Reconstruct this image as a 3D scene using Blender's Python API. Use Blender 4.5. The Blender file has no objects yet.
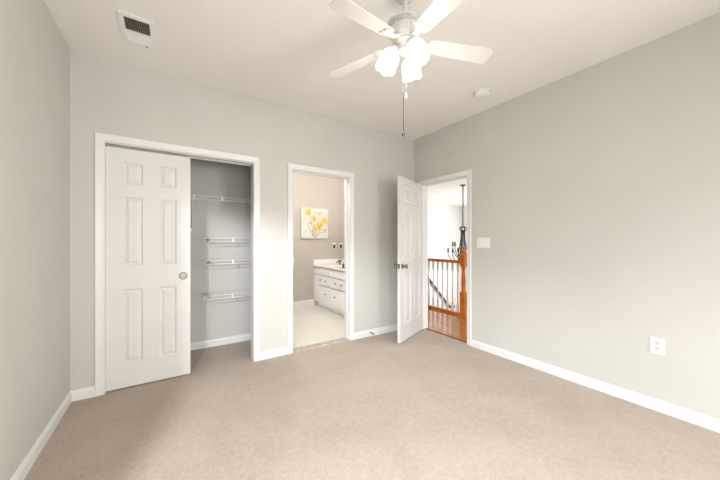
import bpy, bmesh, math, random
from mathutils import Vector, Matrix

random.seed(7)
SC = bpy.context.scene
COL = SC.collection
PI = math.pi

# ---------------------------------------------------------------- camera, world, lights, exposure
YAW = 33.263            # degrees to the right of +Y
EYE = 1.244
cam_d = bpy.data.cameras.new('camera')
cam_d.sensor_fit = 'HORIZONTAL'
cam_d.sensor_width = 36.0
cam_d.lens = 288.94 / 720 * 36.0
cam_d.shift_y = 1.6 / 720
cam_d.clip_start = 0.02
cam = bpy.data.objects.new('camera', cam_d)
COL.objects.link(cam)
cam.location = (0, 0, EYE)
cam.rotation_euler = (PI / 2, 0, -math.radians(YAW))
SC.camera = cam

SC.view_settings.view_transform = 'Standard'
SC.view_settings.look = 'None'
SC.view_settings.gamma = 1.0
SC.view_settings.use_curve_mapping = False
SC.view_settings.exposure = 0.31

W = bpy.data.worlds.new('sky')
SC.world = W
W.use_nodes = True
W.node_tree.nodes['Background'].inputs['Color'].default_value = (0.80, 0.90, 1.0, 1)
W.node_tree.nodes['Background'].inputs['Strength'].default_value = 1.0


def area(name, loc, direction, sx, sy, power, color, spread=180):
    d = bpy.data.lights.new(name, 'AREA')
    d.shape = 'RECTANGLE'
    d.size, d.size_y = sx, sy
    d.energy = power
    d.color = color
    d.spread = math.radians(spread)
    o = bpy.data.objects.new(name, d)
    COL.objects.link(o)
    o.location = loc
    o.rotation_euler = Vector(direction).to_track_quat('-Z', 'Y').to_euler()
    return o


def point(name, loc, power, color, radius=0.03):
    d = bpy.data.lights.new(name, 'POINT')
    d.energy = power
    d.color = color
    d.shadow_soft_size = radius
    o = bpy.data.objects.new(name, d)
    COL.objects.link(o)
    o.location = loc
    return o


# sky light that falls through the added window of the left wall, beside the photographer
area('sky_daylight', (-3.8, -0.6, 3.9), (1, 0.0, -0.35), 6.5, 3.2, 720, (0.82, 0.96, 1.13))
# softer daylight from two unseen windows added to the rear wall
area('window_daylight', (0.35, -1.34, 1.30), (-0.45, 1, -1.1), 1.0, 1.45, 42, (1.0, 1.0, 1.0))
area('window_daylight', (1.95, -1.34, 1.30), (-0.65, 1, -0.5), 1.0, 1.45, 43, (1.0, 1.0, 1.0))
# added lamp standing in for a flash, cut by the left window's edges
area('window_glare', (-0.95, -0.66, 2.085), (0.2, 0.98, 0), 0.10, 0.04, 122, (0.95, 1.0, 1.07))
# fill lights added to brighten the stair hall and the foyer
area('foyer_daylight', (10.3, 5.6, 0.4), (-1, 0.25, 0), 3.4, 3.6, 250, (1.0, 0.98, 0.95))
area('hall_daylight', (3.6, 0.25, 1.5), (0.15, 1, -0.1), 0.8, 1.6, 15, (1.0, 0.97, 0.93))

# ---------------------------------------------------------------- helpers
class MB:
    def __init__(self):
        self.bm = bmesh.new()

    def _faces(self, before, mi, smooth):
        for f in self.bm.faces:
            if f not in before:
                f.material_index = mi
                f.smooth = smooth

    def face(self, pts, mi=0, smooth=False):
        vs = [self.bm.verts.new(p) for p in pts]
        f = self.bm.faces.new(vs)
        f.material_index = mi
        f.smooth = smooth
        return f

    def box(self, x0, x1, y0, y1, z0, z1, mi=0, M=None):
        c = [(x0, y0, z0), (x1, y0, z0), (x1, y1, z0), (x0, y1, z0), (x0, y0, z1), (x1, y0, z1), (x1, y1, z1), (x0, y1, z1)]
        if M is not None:
            c = [M @ Vector(p) for p in c]
        v = [self.bm.verts.new(p) for p in c]
        for q in ((0, 3, 2, 1), (4, 5, 6, 7), (0, 1, 5, 4), (1, 2, 6, 5), (2, 3, 7, 6), (3, 0, 4, 7)):
            f = self.bm.faces.new([v[i] for i in q])
            f.material_index = mi
        return self

    def tube(self, pts, r, seg=8, mi=0, cap=True, smooth=True):
        pts = [Vector(p) for p in pts]
        rs = r if isinstance(r, (list, tuple)) else [r] * len(pts)
        rings = []
        up = None
        for i, p in enumerate(pts):
            if i == 0:
                t = pts[1] - p
            elif i == len(pts) - 1:
                t = p - pts[i - 1]
            else:
                t = (pts[i + 1] - p).normalized() + (p - pts[i - 1]).normalized()
            t.normalize()
            if up is None:
                up = Vector((0, 0, 1)) if abs(t.z) < 0.9 else Vector((1, 0, 0))
            a = t.cross(up)
            if a.length < 1e-5:
                a = t.cross(Vector((0, 1, 0)))
            a.normalize()
            b = a.cross(t).normalized()
            up = b
            rings.append([self.bm.verts.new(p + rs[i] * (math.cos(2 * PI * k / seg) * a + math.sin(2 * PI * k / seg) * b)) for k in range(seg)])
        for i in range(len(rings) - 1):
            for k in range(seg):
                f = self.bm.faces.new((rings[i][k], rings[i][(k + 1) % seg], rings[i + 1][(k + 1) % seg], rings[i + 1][k]))
                f.material_index = mi
                f.smooth = smooth
        if cap:
            for ring in (rings[0][::-1], rings[-1]):
                f = self.bm.faces.new(ring)
                f.material_index = mi
        return self

    def lathe(self, prof, seg=24, M=None, mi=0, smooth=True, scallop=None):
        M = M or Matrix()
        rings = []
        for j, (r, z) in enumerate(prof):
            if r < 1e-6:
                rings.append([self.bm.verts.new(M @ Vector((0, 0, z)))])
            else:
                ring = []
                for k in range(seg):
                    a = 2 * PI * k / seg
                    rr, zz = (r, z) if scallop is None else scallop(j, a, r, z)
                    ring.append(self.bm.verts.new(M @ Vector((rr * math.cos(a), rr * math.sin(a), zz))))
                rings.append(ring)
        for i in range(len(rings) - 1):
            A, B = rings[i], rings[i + 1]
            for k in range(seg):
                k2 = (k + 1) % seg
                if len(A) == 1 and len(B) == 1:
                    continue
                if len(A) == 1:
                    q = (A[0], B[k], B[k2])
                elif len(B) == 1:
                    q = (A[k], A[k2], B[0])
                else:
                    q = (A[k], A[k2], B[k2], B[k])
                f = self.bm.faces.new(q)
                f.material_index = mi
                f.smooth = smooth
        return self

    def prism(self, outline, h0, h1, M=None, mi=0, smooth=False):
        """outline: list of (x, y) extruded along z from h0 to h1"""
        M = M or Matrix()
        a = [self.bm.verts.new(M @ Vector((x, y, h0))) for x, y in outline]
        b = [self.bm.verts.new(M @ Vector((x, y, h1))) for x, y in outline]
        n = len(a)
        for f in (a[::-1], b):
            self.bm.faces.new(f).material_index = mi
        for k in range(n):
            f = self.bm.faces.new((a[k], a[(k + 1) % n], b[(k + 1) % n], b[k]))
            f.material_index = mi
            f.smooth = smooth
        return self

    def build(self, name, mats, parent=None, loc=(0, 0, 0), rotz=0, bevel=0, recalc=True, autosmooth=False):
        if recalc:
            bmesh.ops.recalc_face_normals(self.bm, faces=self.bm.faces[:])
        if bevel:
            es = [e for e in self.bm.edges if len(e.link_faces) == 2 and e.calc_face_angle(0) > 0.6]
            bmesh.ops.bevel(self.bm, geom=es, offset=bevel, segments=2, profile=0.6, affect='EDGES', clamp_overlap=True)
        me = bpy.data.meshes.new(name)
        self.bm.to_mesh(me)
        self.bm.free()
        for m in (mats if isinstance(mats, (list, tuple)) else [mats]):
            me.materials.append(m)
        o = bpy.data.objects.new(name, me)
        COL.objects.link(o)
        o.location = loc
        o.rotation_euler = (0, 0, rotz)
        if parent:
            o.parent = parent
        return o


def tag(o, label=None, cat=None, group=None, kind=None):
    if label: o['label'] = label
    if cat: o['category'] = cat
    if group: o['group'] = group
    if kind: o['kind'] = kind
    return o


def thing(name, label, cat, loc=(0, 0, 0), rotz=0, group=None):
    o = bpy.data.objects.new(name, None)
    o.empty_display_size = 0.1
    COL.objects.link(o)
    o.location = loc
    o.rotation_euler = (0, 0, rotz)
    return tag(o, label, cat, group)


def structure(o, label=None):
    return tag(o, label, None, None, 'structure')


# ---------------------------------------------------------------- materials
def mat(name, color, rough=0.5, metal=0.0, spec=0.5, emit=None, estr=0.0):
    m = bpy.data.materials.new(name)
    m.use_nodes = True
    b = m.node_tree.nodes['Principled BSDF']
    b.inputs['Base Color'].default_value = (*color, 1)
    b.inputs['Roughness'].default_value = rough
    b.inputs['Metallic'].default_value = metal
    b.inputs['Specular IOR Level'].default_value = spec
    if emit:
        b.inputs['Emission Color'].default_value = (*emit, 1)
        b.inputs['Emission Strength'].default_value = estr
    return m


def nodes(m):
    return m.node_tree.nodes, m.node_tree.links, m.node_tree.nodes['Principled BSDF']


def vary(m, c1, c2, scale, bump=0.0, bscale=None, detail=3.0, bdist=0.002):
    n, l, b = nodes(m)
    tc = n.new('ShaderNodeTexCoord')
    nz = n.new('ShaderNodeTexNoise')
    nz.inputs['Scale'].default_value = scale
    nz.inputs['Detail'].default_value = detail
    l.new(tc.outputs['Object'], nz.inputs['Vector'])
    r = n.new('ShaderNodeValToRGB')
    r.color_ramp.elements[0].position = 0.35
    r.color_ramp.elements[1].position = 0.65
    r.color_ramp.elements[0].color = (*c1, 1)
    r.color_ramp.elements[1].color = (*c2, 1)
    l.new(nz.outputs['Fac'], r.inputs['Fac'])
    l.new(r.outputs['Color'], b.inputs['Base Color'])
    if bump:
        nb = n.new('ShaderNodeTexNoise')
        nb.inputs['Scale'].default_value = bscale or scale
        nb.inputs['Detail'].default_value = 2
        l.new(tc.outputs['Object'], nb.inputs['Vector'])
        bp = n.new('ShaderNodeBump')
        bp.inputs['Strength'].default_value = bump
        bp.inputs['Distance'].default_value = bdist
        l.new(nb.outputs['Fac'], bp.inputs['Height'])
        l.new(bp.outputs['Normal'], b.inputs['Normal'])
    return m


def paint(name, c, rough=0.6):
    return vary(mat(name, c, rough, spec=0.3), tuple(v * 0.985 for v in c), tuple(min(1, v * 1.015) for v in c), 1.6, 0.06, 220, bdist=0.001)


WALL = paint('greige_wall_paint', (0.625, 0.607, 0.56))
CEIL = paint('ceiling_paint', (0.88, 0.86, 0.825), 0.8)
BATHWALL = paint('bathroom_paint', (0.50, 0.455, 0.40))
FOYER = paint('foyer_paint', (0.86, 0.86, 0.84))
TRIM = vary(mat('white_trim_paint', (0.81, 0.80, 0.78), 0.35), (0.80, 0.79, 0.77), (0.82, 0.81, 0.79), 3, 0.03, 90, bdist=0.0006)
DOORP = vary(mat('white_door_paint', (0.76, 0.75, 0.725), 0.4), (0.75, 0.74, 0.715), (0.77, 0.76, 0.735), 4, 0.05, 160, bdist=0.0006)
WHITE = vary(mat('white_plastic', (0.88, 0.87, 0.84), 0.35), (0.87, 0.86, 0.83), (0.89, 0.88, 0.85), 8)
IVORY = vary(mat('off_white_plastic', (0.74, 0.73, 0.70), 0.4), (0.73, 0.72, 0.69), (0.75, 0.74, 0.71), 8)
FANW = vary(mat('white_fan_enamel', (0.72, 0.70, 0.665), 0.35), (0.71, 0.69, 0.655), (0.73, 0.71, 0.675), 8)
FANG = vary(mat('grey_fan_filigree', (0.50, 0.48, 0.44), 0.4), (0.40, 0.38, 0.35), (0.62, 0.60, 0.56), 60, 0.4, 60)
WIRE = vary(mat('white_coated_wire', (0.86, 0.85, 0.82), 0.35), (0.85, 0.84, 0.81), (0.87, 0.86, 0.83), 9)
CHROME = vary(mat('brushed_nickel', (0.26, 0.245, 0.23), 0.25, metal=1.0), (0.23, 0.215, 0.20), (0.29, 0.275, 0.26), 30)
NICKEL = vary(mat('satin_nickel', (0.42, 0.40, 0.37), 0.5, metal=0.7), (0.40, 0.38, 0.35), (0.44, 0.42, 0.39), 40)
BRONZE = vary(mat('dark_pewter', (0.10, 0.10, 0.10), 0.45, metal=0.6), (0.08, 0.08, 0.08), (0.13, 0.125, 0.12), 25)
DARK = vary(mat('dark_void', (0.05, 0.045, 0.04), 0.8), (0.045, 0.04, 0.035), (0.055, 0.05, 0.045), 10)
DUCT = vary(mat('dusty_duct', (0.13, 0.115, 0.095), 0.8), (0.11, 0.10, 0.08), (0.15, 0.13, 0.11), 20)
LOUV = vary(mat('grey_louvre', (0.30, 0.28, 0.25), 0.5), (0.28, 0.26, 0.23), (0.32, 0.30, 0.27), 20)
DRAIL = vary(mat('charcoal_handrail', (0.06, 0.06, 0.065), 0.4), (0.05, 0.05, 0.055), (0.07, 0.07, 0.075), 12)
GLOW = mat('lit_frosted_glass', (0.95, 0.93, 0.88), 0.3, emit=(1.0, 0.94, 0.83), estr=2.6)
BULB = mat('lit_bulb', (1, 1, 1), 0.3, emit=(1.0, 0.90, 0.75), estr=15.0)
GLOBE = mat('lit_vanity_globe', (1, 1, 1), 0.3, emit=(1.0, 0.95, 0.88), estr=3.0)
CANDLE = mat('ivory_candle_sleeve', (0.80, 0.78, 0.72), 0.5)
MIRROR = mat('mirror_silver', (0.92, 0.92, 0.92), 0.01, metal=1.0)
COUNTER = vary(mat('white_cultured_marble', (0.86, 0.84, 0.79), 0.15), (0.84, 0.82, 0.77), (0.88, 0.86, 0.81), 7)
CAB = vary(mat('white_cabinet', (0.86, 0.85, 0.82), 0.35), (0.85, 0.84, 0.81), (0.87, 0.86, 0.83), 5)


def carpet():
    m = mat('beige_carpet', (0.46, 0.38, 0.30), 0.95, spec=0.1)
    n, l, b = nodes(m)
    tc = n.new('ShaderNodeTexCoord')
    f = n.new('ShaderNodeTexNoise'); f.inputs['Scale'].default_value = 130; f.inputs['Detail'].default_value = 4
    g = n.new('ShaderNodeTexNoise'); g.inputs['Scale'].default_value = 2.2; g.inputs['Detail'].default_value = 3; g.inputs['Distortion'].default_value = 0.8
    h = n.new('ShaderNodeTexNoise'); h.inputs['Scale'].default_value = 28; h.inputs['Detail'].default_value = 3
    for x in (f, g, h): l.new(tc.outputs['Object'], x.inputs['Vector'])
    a = n.new('ShaderNodeMath'); a.operation = 'MULTIPLY_ADD'; a.inputs[1].default_value = 0.55
    l.new(f.outputs['Fac'], a.inputs[0])
    a2 = n.new('ShaderNodeMath'); a2.operation = 'MULTIPLY_ADD'; a2.inputs[1].default_value = 0.22
    l.new(h.outputs['Fac'], a2.inputs[0])
    a3 = n.new('ShaderNodeMath'); a3.operation = 'MULTIPLY'; a3.inputs[1].default_value = 0.23
    l.new(g.outputs['Fac'], a3.inputs[0])
    l.new(a3.outputs[0], a2.inputs[2]); l.new(a2.outputs[0], a.inputs[2])
    r = n.new('ShaderNodeValToRGB')
    r.color_ramp.elements[0].position = 0.30; r.color_ramp.elements[0].color = (0.33, 0.264, 0.200, 1)
    r.color_ramp.elements[1].position = 0.68; r.color_ramp.elements[1].color = (0.525, 0.450, 0.375, 1)
    l.new(a.outputs[0], r.inputs['Fac']); l.new(r.outputs['Color'], b.inputs['Base Color'])
    bp = n.new('ShaderNodeBump'); bp.inputs['Strength'].default_value = 0.5; bp.inputs['Distance'].default_value = 0.006
    l.new(a.outputs[0], bp.inputs['Height']); l.new(bp.outputs['Normal'], b.inputs['Normal'])
    b.inputs['Sheen Weight'].default_value = 0.15
    return m


def planks():
    m = mat('glossy_oak_boards', (0.5, 0.2, 0.06), 0.12)
    n, l, b = nodes(m)
    tc = n.new('ShaderNodeTexCoord')
    mp = n.new('ShaderNodeMapping'); mp.inputs['Rotation'].default_value = (0, 0, PI / 2)
    l.new(tc.outputs['Object'], mp.inputs['Vector'])
    br = n.new('ShaderNodeTexBrick')
    br.inputs['Scale'].default_value = 1.0
    br.inputs['Brick Width'].default_value = 0.9
    br.inputs['Row Height'].default_value = 0.058
    br.inputs['Mortar Size'].default_value = 0.0012
    br.inputs['Color1'].default_value = (0.46, 0.17, 0.055, 1)
    br.inputs['Color2'].default_value = (0.58, 0.25, 0.09, 1)
    br.inputs['Mortar'].default_value = (0.16, 0.055, 0.02, 1)
    l.new(mp.outputs['Vector'], br.inputs['Vector'])
    l.new(br.outputs['Color'], b.inputs['Base Color'])
    b.inputs['Coat Weight'].default_value = 0.3
    b.inputs['Coat Roughness'].default_value = 0.04
    return m


def oak():
    m = mat('orange_oak', (0.55, 0.19, 0.035), 0.4, spec=0.3)
    n, l, b = nodes(m)
    tc = n.new('ShaderNodeTexCoord')
    mp = n.new('ShaderNodeMapping'); mp.inputs['Scale'].default_value = (30, 6, 3)
    l.new(tc.outputs['Object'], mp.inputs['Vector'])
    nz = n.new('ShaderNodeTexNoise'); nz.inputs['Scale'].default_value = 2; nz.inputs['Detail'].default_value = 4
    l.new(mp.outputs['Vector'], nz.inputs['Vector'])
    r = n.new('ShaderNodeValToRGB')
    r.color_ramp.elements[0].position = 0.3; r.color_ramp.elements[0].color = (0.60, 0.14, 0.012, 1)
    r.color_ramp.elements[1].position = 0.7; r.color_ramp.elements[1].color = (0.76, 0.23, 0.028, 1)
    l.new(nz.outputs['Fac'], r.inputs['Fac']); l.new(r.outputs['Color'], b.inputs['Base Color'])
    return m


def tiles():
    m = mat('pale_floor_tile', (0.8, 0.75, 0.68), 0.25)
    n, l, b = nodes(m)
    tc = n.new('ShaderNodeTexCoord')
    br = n.new('ShaderNodeTexBrick')
    br.offset = 0.0
    br.inputs['Scale'].default_value = 1.0
    br.inputs['Brick Width'].default_value = 0.31
    br.inputs['Row Height'].default_value = 0.31
    br.inputs['Mortar Size'].default_value = 0.002
    br.inputs['Color1'].default_value = (0.78, 0.735, 0.665, 1)
    br.inputs['Color2'].default_value = (0.80, 0.755, 0.69, 1)
    br.inputs['Mortar'].default_value = (0.70, 0.65, 0.58, 1)
    l.new(tc.outputs['Object'], br.inputs['Vector'])
    l.new(br.outputs['Color'], b.inputs['Base Color'])
    return m


def marble():
    m = mat('mottled_marble', (0.5, 0.45, 0.4), 0.3)
    vary(m, (0.36, 0.31, 0.255), (0.56, 0.50, 0.43), 22, detail=6)
    return m


DOAK = vary(mat('dark_stained_oak', (0.20, 0.055, 0.018), 0.4), (0.17, 0.045, 0.014), (0.24, 0.07, 0.022), 30)
CARPET, PLANKS, OAK, TILES, MARBLE = carpet(), planks(), oak(), tiles(), marble()

# ---------------------------------------------------------------- room dimensions
XL, XR, YB, YR, H = -0.655, 2.998, 3.117, -1.36, 2.74     # left, right, back, rear, ceiling
TB = 0.12
TR = 0.105
YC = 3.83            # closet back wall
BX0, BX1, BY = 1.06, 2.864, 5.20     # bathroom
HX, HY0, HY1, FX = 4.17, 0.12, 8.0, 10.4   # landing edge, hall ends, foyer end
LOW = -2.75


def wall_grid(mb, axis, c0, c1, a0, a1, z0, z1, holes, mi=0):
    """a wall slab between c0 and c1 along its thickness axis, spanning a0..a1, with rectangular holes (h0, h1, hz0, hz1)"""
    A = sorted({a0, a1, *[h[0] for h in holes], *[h[1] for h in holes]})
    Z = sorted({z0, z1, *[h[2] for h in holes], *[h[3] for h in holes]})
    for i in range(len(A) - 1):
        for j in range(len(Z) - 1):
            am, zm = (A[i] + A[i + 1]) / 2, (Z[j] + Z[j + 1]) / 2
            if any(h[0] < am < h[1] and h[2] < zm < h[3] for h in holes):
                continue
            if axis == 'y':
                mb.box(A[i], A[i + 1], c0, c1, Z[j], Z[j + 1], mi)
            else:
                mb.box(c0, c1, A[i], A[i + 1], Z[j], Z[j + 1], mi)
    # weld and drop the inner faces
    bm = mb.bm
    bmesh.ops.remove_doubles(bm, verts=bm.verts[:], dist=1e-5)
    seen = {}
    for f in bm.faces:
        k = tuple(sorted(v.index for v in f.verts))
        seen.setdefault(k, []).append(f)
    bm.verts.index_update()
    seen = {}
    for f in bm.faces:
        seen.setdefault(tuple(sorted(v.index for v in f.verts)), []).append(f)
    dead = [f for fs in seen.values() if len(fs) > 1 for f in fs]
    if dead:
        bmesh.ops.delete(bm, geom=dead, context='FACES_ONLY')


# openings, as seen between the finished jambs
CL0, CL1, CLZ = -0.447, 0.722, 2.062      # closet
BA0, BA1, BAZ = 1.146, 1.885, 2.052       # bathroom
DR0, DR1, DRZ = 2.212, 2.945, 2.045       # bedroom door, along y on the right wall
J = 0.018

# floor: carpet of the bedroom and the closet
mb = MB()
mb.box(XL - TB, XR + 0.06, YR - TB, YB + 0.006, -0.12, 0.0)
mb.box(-0.80, 1.0, YB + 0.006, YC + 0.1, -0.12, 0.0)
structure(mb.build('floor', CARPET), 'beige carpet of the bedroom and closet')
mb = MB(); mb.box(BX0 - 0.06, BX1 + 0.05, YB + 0.006, BY + 0.1, -0.12, -0.001)
structure(mb.build('floor_bathroom', TILES), 'pale tile floor of the bathroom')
mb = MB(); mb.box(XR + 0.06, HX, HY0, HY1, -0.30, -0.002)
structure(mb.build('floor_hall', PLANKS), 'glossy orange oak boards of the stair landing')
mb = MB(); mb.box(HX, FX, HY0, HY1, LOW - 0.1, LOW)
structure(mb.build('floor_foyer', TILES), 'lower foyer floor')

mb = MB(); mb.box(XL - TB, XR + TB, YR - TB, BY + TB, H, H + 0.12)
mb.box(XR + TB, FX + TB, HY0 - TB, HY1 + TB, H, H + 0.12)
mb.box(XR, XR + TB, BY + TB, HY1 + TB, H, H + 0.12)
structure(mb.build('ceiling', CEIL), 'off-white flat ceiling')

mb = MB()
wall_grid(mb, 'y', YB, YB + TB, -0.80, XR, 0, H, [(CL0 - J, CL1 + J, 0, CLZ + J), (BA0 - J, BA1 + J, 0, BAZ + J)])
structure(mb.build('wall_back', WALL), 'greige wall with the closet and the bathroom doorway')
mb = MB()
wall_grid(mb, 'x', XL - TB, XL, YR, YB, 0, H, [(-1.05, 0.31, 0.55, 2.05)])
structure(mb.build('wall_left', WALL), 'greige left wall')
mb = MB()
wall_grid(mb, 'x', XR, XR + TR, YR, YB + TB, 0, H, [(DR0 - J, DR1 + J, 0, DRZ + J)])
structure(mb.build('wall_right', WALL), 'greige right wall with the bedroom door')
mb = MB()
wall_grid(mb, 'y', YR - TB, YR, XL - TB, XR + TB, 0, H, [(-0.15, 0.85, 0.6, 2.05), (1.45, 2.45, 0.6, 2.05)])
structure(mb.build('wall_rear', WALL), 'greige rear wall with two windows')
mb = MB()
mb.box(-0.85, 1.06, YC, YC + 0.1, 0, H)
mb.box(-0.85, -0.75, YB + TB, YC, 0, H)
mb.box(0.96, 1.06, YB + TB, YC, 0, H)
structure(mb.build('wall_closet', WALL), 'greige walls inside the closet')
mb = MB()
mb.box(BX0, XR + TB, BY, BY + TB, 0, H)
mb.box(BX0 - 0.0, BX0 + 0.03, YC + 0.1, BY, 0, H)
mb.box(BX1, XR + TB, YB + TB, BY, 0, H)
structure(mb.build('wall_bathroom', BATHWALL), 'beige bathroom walls')
mb = MB()
mb.box(XR, FX + TB, HY1, HY1 + TB, LOW, H)
mb.box(FX, FX + TB, HY0, HY1, LOW, H)
mb.box(XR + TB, FX + TB, HY0 - TB, HY0, LOW, H)
mb.box(HX - 0.02, HX - 0.001, HY0, HY1, LOW, -0.30)
structure(mb.build('wall_foyer', FOYER), 'white two-storey foyer walls')

# unseen windows added behind the photographer to let in daylight
for i, x0 in enumerate((-0.15, 1.45)):
    mb = MB()
    for a, b_ in ((x0, x0 + 0.04), (x0 + 0.96, x0 + 1.0)):
        mb.box(a, b_, YR - 0.09, YR - 0.03, 0.6, 2.05)
    for a, b_ in ((0.6, 0.64), (2.01, 2.05), (1.30, 1.34)):
        mb.box(x0 + 0.04, x0 + 0.96, YR - 0.09, YR - 0.03, a, b_)
    structure(mb.build('window_%d' % (i + 1), TRIM), 'white sash window of the rear wall')
mb = MB()  # unseen frame added here; its jamb and head cut the outside light
for a, b_ in ((-1.05, -1.01), (0.27, 0.31)):
    mb.box(XL - 0.09, XL - 0.03, a, b_, 0.55, 2.05)
for a, b_ in ((0.55, 0.59), (2.01, 2.05)):
    mb.box(XL - 0.09, XL - 0.03, -1.01, 0.27, a, b_)
structure(mb.build('window_3', TRIM), 'white window of the left wall')

# ---------------------------------------------------------------- casings, jambs, baseboards
def casing(mb, f, a0, a1, zt, w=0.058):
    """f maps (along, out of wall, z) to a point"""
    prof = [(0.0, 0.0), (0.0, 0.008), (0.004, 0.011), (0.014, 0.0115), (0.036, 0.015), (0.050, 0.0175), (0.056, 0.016), (w, 0.012), (w, 0.0)]
    paths = []
    for (o, t) in prof:
        paths.append([f(a0 - o, t, 0), f(a0 - o, t, zt + o), f(a1 + o, t, zt + o), f(a1 + o, t, 0)])
    for i in range(len(prof) - 1):
        for k in range(3):
            mb.face([paths[i][k], paths[i][k + 1], paths[i + 1][k + 1], paths[i + 1][k]])
    for k in (0, 3):
        mb.face([pth[k] for pth in paths])


def jamb(mb, g, a0, a1, zt, d0, d1):
    """liner boards; g maps (along0, along1, depth0, depth1, z0, z1) to a box"""
    g(mb, a0 - J + 0.0005, a0, d0, d1, 0, zt)
    g(mb, a1, a1 + J - 0.0005, d0, d1, 0, zt)
    g(mb, a0 - J + 0.0005, a1 + J - 0.0005, d0, d1, zt, zt + J - 0.0005)


fb = lambda a, t, z: (a, YB - t, z)
fr = lambda a, t, z: (XR - t, a, z)
gb = lambda m, a0, a1, d0, d1, z0, z1: m.box(a0, a1, YB + d0, YB + d1, z0, z1)
gr = lambda m, a0, a1, d0, d1, z0, z1: m.box(XR + d0, XR + d1, a0, a1, z0, z1)

mb = MB(); casing(mb, fb, CL0 - 0.004, CL1 + 0.004, CLZ + 0.004); jamb(mb, gb, CL0, CL1, CLZ, 0.0, TB)
structure(mb.build('trim_1', TRIM), 'white casing of the closet')
mb = MB(); casing(mb, fb, BA0 - 0.004, BA1 + 0.004, BAZ + 0.004); jamb(mb, gb, BA0, BA1, BAZ, 0.0, TB)
gb(mb, BA0, BA0 + 0.011, 0.045, 0.08, 0, BAZ); gb(mb, BA1 - 0.011, BA1, 0.045, 0.08, 0, BAZ); gb(mb, BA0 + 0.011, BA1 - 0.011, 0.045, 0.08, BAZ - 0.011, BAZ)
trim2 = structure(mb.build('trim_2', TRIM), 'white casing of the bathroom doorway')
for z in (1.02, 1.90):
    mb = MB(); mb.box(0, 0.002, 0, 0.032, -0.045, 0.045); mb.tube([(0.002, -0.006, -0.045), (0.002, -0.006, 0.045)], 0.006, 10)
    mb.build('hinge', WHITE, trim2, (BA0 + 0.0005, YB + 0.006, z))
mb = MB(); casing(mb, fr, DR0 - 0.004, DR1 + 0.004, DRZ + 0.004); jamb(mb, gr, DR0, DR1, DRZ, 0.0, TR)
gr(mb, DR0, DR0 + 0.011, 0.045, 0.08, 0, DRZ); gr(mb, DR1 - 0.011, DR1, 0.045, 0.08, 0, DRZ); gr(mb, DR0 + 0.011, DR1 - 0.011, 0.045, 0.08, DRZ - 0.011, DRZ)
structure(mb.build('trim_3', TRIM), 'white casing of the bedroom door')


def baseboard(name, runs, label, hh=0.082, t=0.014):
    """runs: list of (f, a0, a1) straight boards"""
    mb = MB()
    prof = [(0, 0), (t, 0), (t, hh - 0.022), (t - 0.004, hh - 0.012), (t - 0.008, hh - 0.003), (t - 0.009, hh), (0, hh)]
    for f, a0, a1 in runs:
        A = [mb.bm.verts.new(f(a0, o, z)) for o, z in prof]
        B = [mb.bm.verts.new(f(a1, o, z)) for o, z in prof]
        n = len(prof)
        for k in range(n):
            mb.bm.faces.new((A[k], A[(k + 1) % n], B[(k + 1) % n], B[k]))
        mb.bm.faces.new(A); mb.bm.faces.new(B)
    return structure(mb.build(name, TRIM), label)


fl = lambda a, t, z: (XL + t, a, z)
CW = 0.062
baseboard('baseboard_back', [(fb, XL, CL0 - CW), (fb, CL1 + CW, BA0 - CW), (fb, BA1 + CW, XR)], 'white baseboard of the back wall')
baseboard('baseboard_left', [(fl, YR, YB)], 'white baseboard of the left wall')
baseboard('baseboard_right', [(fr, YR, DR0 - CW), (fr, DR1 + CW, YB)], 'white baseboard of the right wall')
baseboard('baseboard_closet', [(lambda a, t, z: (a, YC - t, z), -0.75, 0.96), (lambda a, t, z: (0.96 - t, a, z), YB + TB, YC), (lambda a, t, z: (-0.75 + t, a, z), YB + TB, YC)], 'white baseboard inside the closet')
baseboard('baseboard_bathroom', [(lambda a, t, z: (a, BY - t, z), BX0 + 0.03, 2.33), (lambda a, t, z: (BX0 + 0.03 + t, a, z), YC + 0.1, BY)], 'pale baseboard of the bathroom', hh=0.125)


# ---------------------------------------------------------------- doors
def panel_face(mb, w, h, panels, y, sgn, mi=0):
    """moulded face of a panel door in the plane y; sgn -1 looks to -y, panels = (x0, x1, z0, z1)"""
    X = sorted({0, w, *[p[0] for p in panels], *[p[1] for p in panels]})
    Z = sorted({0, h, *[p[2] for p in panels], *[p[3] for p in panels]})
    pt = lambda x, d, z: (x, y - sgn * d, z)
    for i in range(len(X) - 1):
        for j in range(len(Z) - 1):
            xm, zm = (X[i] + X[i + 1]) / 2, (Z[j] + Z[j + 1]) / 2
            P = [p for p in panels if p[0] < xm < p[1] and p[2] < zm < p[3]]
            if not P:
                mb.face([pt(X[i], 0, Z[j]), pt(X[i + 1], 0, Z[j]), pt(X[i + 1], 0, Z[j + 1]), pt(X[i], 0, Z[j + 1])], mi)
                continue
            loops = [(0, 0), (0.004, 0.004), (0.010, 0.011), (0.018, 0.011), (0.038, 0.002)]
            prev = None
            for o, d in loops:
                q = [pt(X[i] + o, d, Z[j] + o), pt(X[i + 1] - o, d, Z[j] + o), pt(X[i + 1] - o, d, Z[j + 1] - o), pt(X[i] + o, d, Z[j + 1] - o)]
                if prev:
                    for k in range(4):
                        mb.face([prev[k], prev[(k + 1) % 4], q[(k + 1) % 4], q[k]], mi)
                prev = q
            mb.face(prev, mi)


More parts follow.
